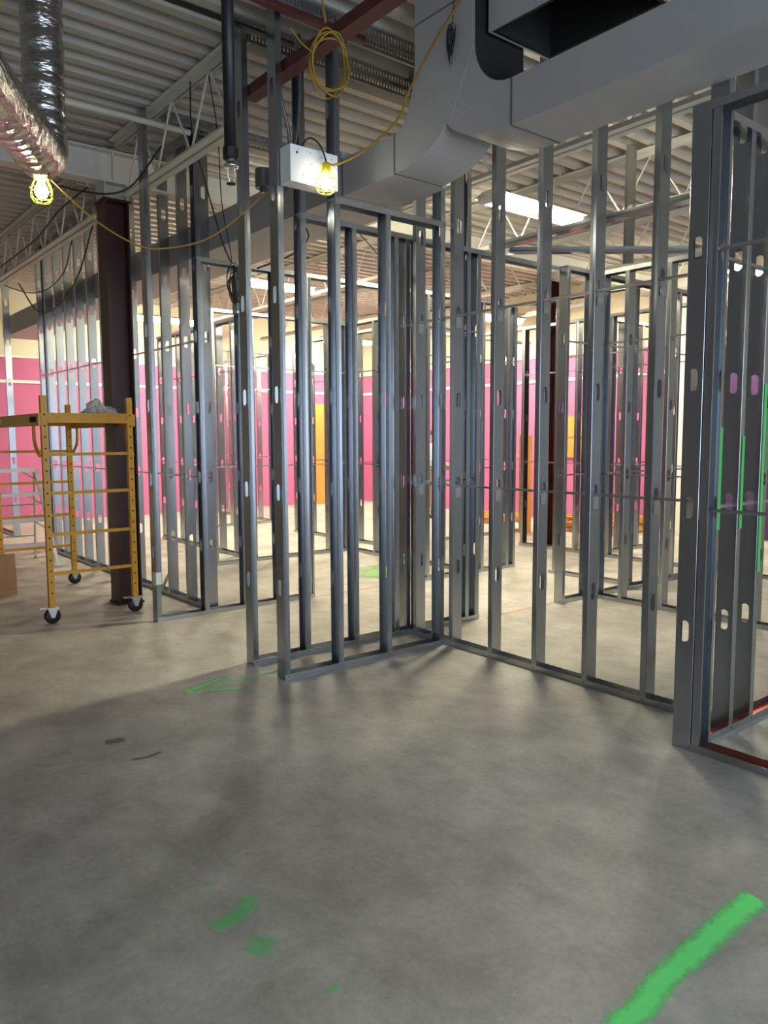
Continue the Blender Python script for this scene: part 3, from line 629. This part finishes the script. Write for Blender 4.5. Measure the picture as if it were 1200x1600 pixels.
def pallet(x, y, label, layers):
    r = thing('pallet_stack', label, 'pallet', (x, y, 0))
    for k in range(layers):
        z = k*.13
        for q in (-.45, 0, .45): MB().box(-.5, .5, q-.04, q+.04, z+.02, z+.10).build('stringer', M['wood'], r)
        for q in (-.45, -.22, .0, .22, .45): MB().box(q-.045, q+.045, -.5, .5, z+.10, z+.12).build('slat', M['wood'], r)
        for q in (-.45, 0, .45): MB().box(q-.045, q+.045, -.5, .5, z, z+.02).build('slat', M['wood'], r)
pallet(10.3, 7.35, 'low stack of wooden pallets in front of the pink right wall', 2)
pallet(10.2, 9.6, 'single wooden pallet by the pink wall behind the middle partitions', 1)

# person standing far behind the studs
def person(x, y, rz):
    r = thing('person', 'person in a white striped shirt and tan trousers standing behind the studs', 'person', (x, y, 0), rz)
    J = {'pel': (0, 0, .90), 'wai': (0, -.01, 1.02), 'che': (0, -.03, 1.22), 'nec': (0, -.05, 1.40), 'hd1': (0, -.07, 1.47), 'hd2': (0, -.08, 1.56),
         'hl': (.09, 0, .86), 'kl': (.10, -.03, .48), 'al': (.10, .03, .09), 'tl': (.11, -.12, .03), 'hr': (-.09, 0, .86), 'kr': (-.10, .02, .48), 'ar': (-.10, .06, .09), 'tr': (-.11, -.08, .03),
         'sl': (.18, -.03, 1.34), 'el': (.23, -.06, 1.08), 'wl': (.17, -.26, .99), 'pl': (.14, -.34, 1.00), 'sr': (-.18, -.03, 1.34), 'er': (-.23, -.05, 1.08), 'wr': (-.18, -.25, .98), 'pr': (-.15, -.33, .99)}
    R = {'pel': .13, 'wai': .125, 'che': .15, 'nec': .055, 'hd1': .075, 'hd2': .085, 'hl': .095, 'kl': .062, 'al': .045, 'tl': .035, 'sl': .07, 'el': .045, 'wl': .03, 'pl': .035}
    E_ = [('pel', 'wai'), ('wai', 'che'), ('che', 'nec'), ('nec', 'hd1'), ('hd1', 'hd2'), ('pel', 'hl'), ('hl', 'kl'), ('kl', 'al'), ('al', 'tl'), ('pel', 'hr'), ('hr', 'kr'), ('kr', 'ar'), ('ar', 'tr'),
          ('che', 'sl'), ('sl', 'el'), ('el', 'wl'), ('wl', 'pl'), ('che', 'sr'), ('sr', 'er'), ('er', 'wr'), ('wr', 'pr')]
    ks = list(J); V = [J[k] for k in ks]; ed = [(ks.index(a), ks.index(b)) for a, b in E_]
    rad = [R.get(k, R.get(k[:-1]+'l', .05)) for k in ks]
    for side, px_ in ((1, 'pl'), (-1, 'pr')):      # fingers and thumb
        bx_ = Vector(J[px_])
        for q, ln in ((-.024, .07), (-.008, .08), (.008, .075), (.024, .06)):
            i = len(V); V += [tuple(bx_+Vector((q, -.03, 0))), tuple(bx_+Vector((q, -.03-ln*.6, -.01))), tuple(bx_+Vector((q, -.03-ln, -.03)))]; rad += [.009, .0085, .007]
            ed += [(ks.index(px_), i), (i, i+1), (i+1, i+2)]
        i = len(V); V += [tuple(bx_+Vector((-side*.035, -.005, .005))), tuple(bx_+Vector((-side*.05, -.04, 0)))]; rad += [.011, .008]; ed += [(ks.index(px_), i), (i, i+1)]
    me = bpy.data.meshes.new('body'); me.from_pydata(V, ed, []); o = obj('body', me, r)
    sk = o.modifiers.new('skin', 'SKIN'); sv = me.skin_vertices[0].data
    for i, q in enumerate(rad): sv[i].radius = (q, q*.8 if i < 3 else q)
    sv[0].use_root = True
    o.modifiers.new('sub', 'SUBSURF').levels = 1; o.modifiers['sub'].render_levels = 1
    dg = bpy.context.evaluated_depsgraph_get(); me2 = bpy.data.meshes.new_from_object(o.evaluated_get(dg)); o.modifiers.clear(); o.data = me2
    shirt = bpy.data.materials.new('striped_shirt'); shirt.use_nodes = True; nt = shirt.node_tree
    wv = nt.nodes.new('ShaderNodeTexWave'); wv.bands_direction = 'Z'; wv.inputs['Scale'].default_value = 9
    tc = nt.nodes.new('ShaderNodeTexCoord'); rp = nt.nodes.new('ShaderNodeValToRGB'); rp.color_ramp.elements[0].position = .22; rp.color_ramp.elements[1].position = .30
    rp.color_ramp.elements[0].color = (.06, .06, .07, 1); rp.color_ramp.elements[1].color = (.82, .82, .80, 1)
    nt.links.new(tc.outputs['Object'], wv.inputs[0]); nt.links.new(wv.outputs[1], rp.inputs[0]); nt.links.new(rp.outputs[0], nt.nodes['Principled BSDF'].inputs[0])
    ms = [mat('skin', (.42, .22, .13), .55), shirt, mat('tan_trousers', (.30, .21, .10), .8, var=.4, vscale=25), mat('boots', (.05, .035, .025), .7), mat('belt', (.01, .01, .01), .5)]
    me2.materials.clear()
    for q in ms: me2.materials.append(q)
    for p in me2.polygons:
        c = p.center; p.use_smooth = True
        if c.z < .12: p.material_index = 3
        elif c.z < .93 and c.y > -.2: p.material_index = 2
        elif c.z < .985 and abs(c.x) < .17 and c.y > -.17: p.material_index = 4
        elif c.z < 1.41 and c.y > -.13: p.material_index = 1
        else: p.material_index = 0
    hair = mat('dark_hair', (.012, .009, .008), .6)
    MB().lathe([(.088, -.02), (.094, .02), (.088, .06), (.06, .09), (.0001, .10)], (0, -.065, 1.555), 16).build('hair', hair, o, True)
    face = MB()
    face.lathe([(.0001, -.02), (.012, -.005), (.009, .012), (.0001, .03)], (0, -.165, 1.535), 8)
    face.build('nose', ms[0], o, True)
    e = MB()
    for s in (-1, 1): e.lathe([(.0001, -.006), (.009, 0), (.0001, .006)], (s*.032, -.152, 1.565), 8)
    e.build('eyes', hair, o, True)
    MB().box(-.022, .022, -.155, -.148, 1.490, 1.497).build('mouth', mat('lips', (.30, .12, .09), .5), o)
    ear = MB()
    for s in (-1, 1): ear.lathe([(.0001, -.025), (.012, -.01), (.014, .012), (.0001, .028)], (s*.088, -.07, 1.545), 8)
    ear.build('ears', ms[0], o, True)
person(9.56, 10.5, .5)

# ------------------------------------------------------------------ paint on the floor
def stroke(label, pts, wds, m, cat='paint mark', z=.0012, grp='spray marks on the floor', n=10):
    P = smooth_path([(x, y, 0) for x, y in pts], n); N = len(P); o = P[0].copy()
    vs, uv, fs = [], [], []
    K = 6
    for i, p in enumerate(P):
        t = (P[min(i+1, N-1)]-P[max(i-1, 0)]).normalized(); q = Vector((-t.y, t.x, 0)); s = i/(N-1)
        wd_ = wds[0]+(wds[1]-wds[0])*s if len(wds) == 2 else wds[0]
        e = min(1, min(s, 1-s)*N/4)
        for k in range(K+1):
            a = k/K*2-1; vs.append((p-o+q*a*wd_/2)); uv.append((s, (1-abs(a))*min(1, .15+e)))
    for i in range(N-1):
        for k in range(K): a = i*(K+1)+k; fs.append((a, a+1, a+K+2, a+K+1))
    me = bpy.data.meshes.new('paint_mark'); me.from_pydata([tuple(v) for v in vs], [], fs); me.materials.append(m)
    ul = me.uv_layers.new(name='UVMap')
    for l in me.loops: ul.data[l.index].uv = uv[l.vertex_index]
    if me.polygons[0].normal.z < 0: me.flip_normals()
    return tag(obj('paint_mark', me, None, (o.x, o.y, z)), label, cat, grp)
stroke('broad bright green spray stroke on the floor at the lower right', [(1.50, 1.02), (1.61, 1.06), (1.72, 1.06), (1.85, 1.085), (2.02, 1.09), (2.20, 1.10), (2.40, 1.105), (2.44, 1.10)], (.10, .13), M['spray'])
stroke('long barb of the green spray arrow left of the nearest wall', [(1.84, 4.195), (1.97, 4.245), (2.08, 4.29), (2.20, 4.335)], (.04, .075), M['spray'], z=.0014)
stroke('short barb of the green spray arrow left of the nearest wall', [(1.84, 4.195), (1.97, 4.16), (2.08, 4.11), (2.20, 4.06)], (.045, .045), M['spray'], z=.0018)
stroke('thin green shaft of the spray arrow ending at the nearest wall', [(2.0, 4.20), (2.2, 4.215), (2.40, 4.225), (2.55, 4.235)], (.03, .022), M['spray'], z=.0022)
stroke('faded green spray blotch on the open floor, upper patch', [(1.145, 2.17), (1.135, 2.12), (1.09, 2.09), (1.03, 2.08), (.98, 2.08)], (.10, .09), M['spray_faint'])
stroke('faded green spray blotch on the open floor, lower patch', [(1.10, 1.94), (1.06, 1.91), (1.02, 1.89)], (.12, .12), M['spray_faint'])
stroke('tiny green speck of paint on the open floor, nearest the camera', [(1.10, 1.635), (1.125, 1.632), (1.15, 1.63)], (.03, .03), M['spray_faint'])
stroke('tiny green speck of paint above the faded green blotch', [(1.06, 2.31), (1.08, 2.305), (1.10, 2.30)], (.025, .025), M['spray_faint'])
stroke('green overspray haze on the floor behind the middle partitions', [(5.0, 6.4), (5.4, 6.7), (5.75, 6.9)], (.8, .9), M['spray_haze'])
stroke('orange chalk line on the floor across the doorway right of centre', [(4.60, 4.40), (4.9, 4.40), (5.2, 4.41), (5.53, 4.41)], (.045, .045), M['chalk'], grp='chalk lines on the floor')
stroke('orange chalk line on the floor across the doorway behind the nearest walls', [(3.99, 6.02), (4.3, 6.02), (4.6, 6.02), (4.94, 6.02)], (.04, .04), M['chalk'], grp='chalk lines on the floor')
M['stain'] = spray('dark_stain', (.13, .125, .115), .65, 14)
stroke('small dark round stain on the floor left of the green arrow', [(1.23, 3.75), (1.277, 3.744), (1.33, 3.735)], (.10, .10), M['stain'], cat='stain', grp='stains on the floor')
stroke('short dark scuff mark on the floor near the round stain', [(1.25, 3.47), (1.33, 3.45), (1.42, 3.47)], (.035, .035), M['stain'], cat='stain', grp='stains on the floor')
stroke('long faint dark water mark across the open floor at the lower left', [(.42, 2.25), (.62, 2.22), (.85, 2.32), (1.05, 2.42), (1.22, 2.62), (1.42, 2.72), (1.62, 2.98), (1.80, 3.1)], (.34, .22), spray('water_mark', (.22, .21, .195), .16, 5), cat='stain', grp='stains on the floor')
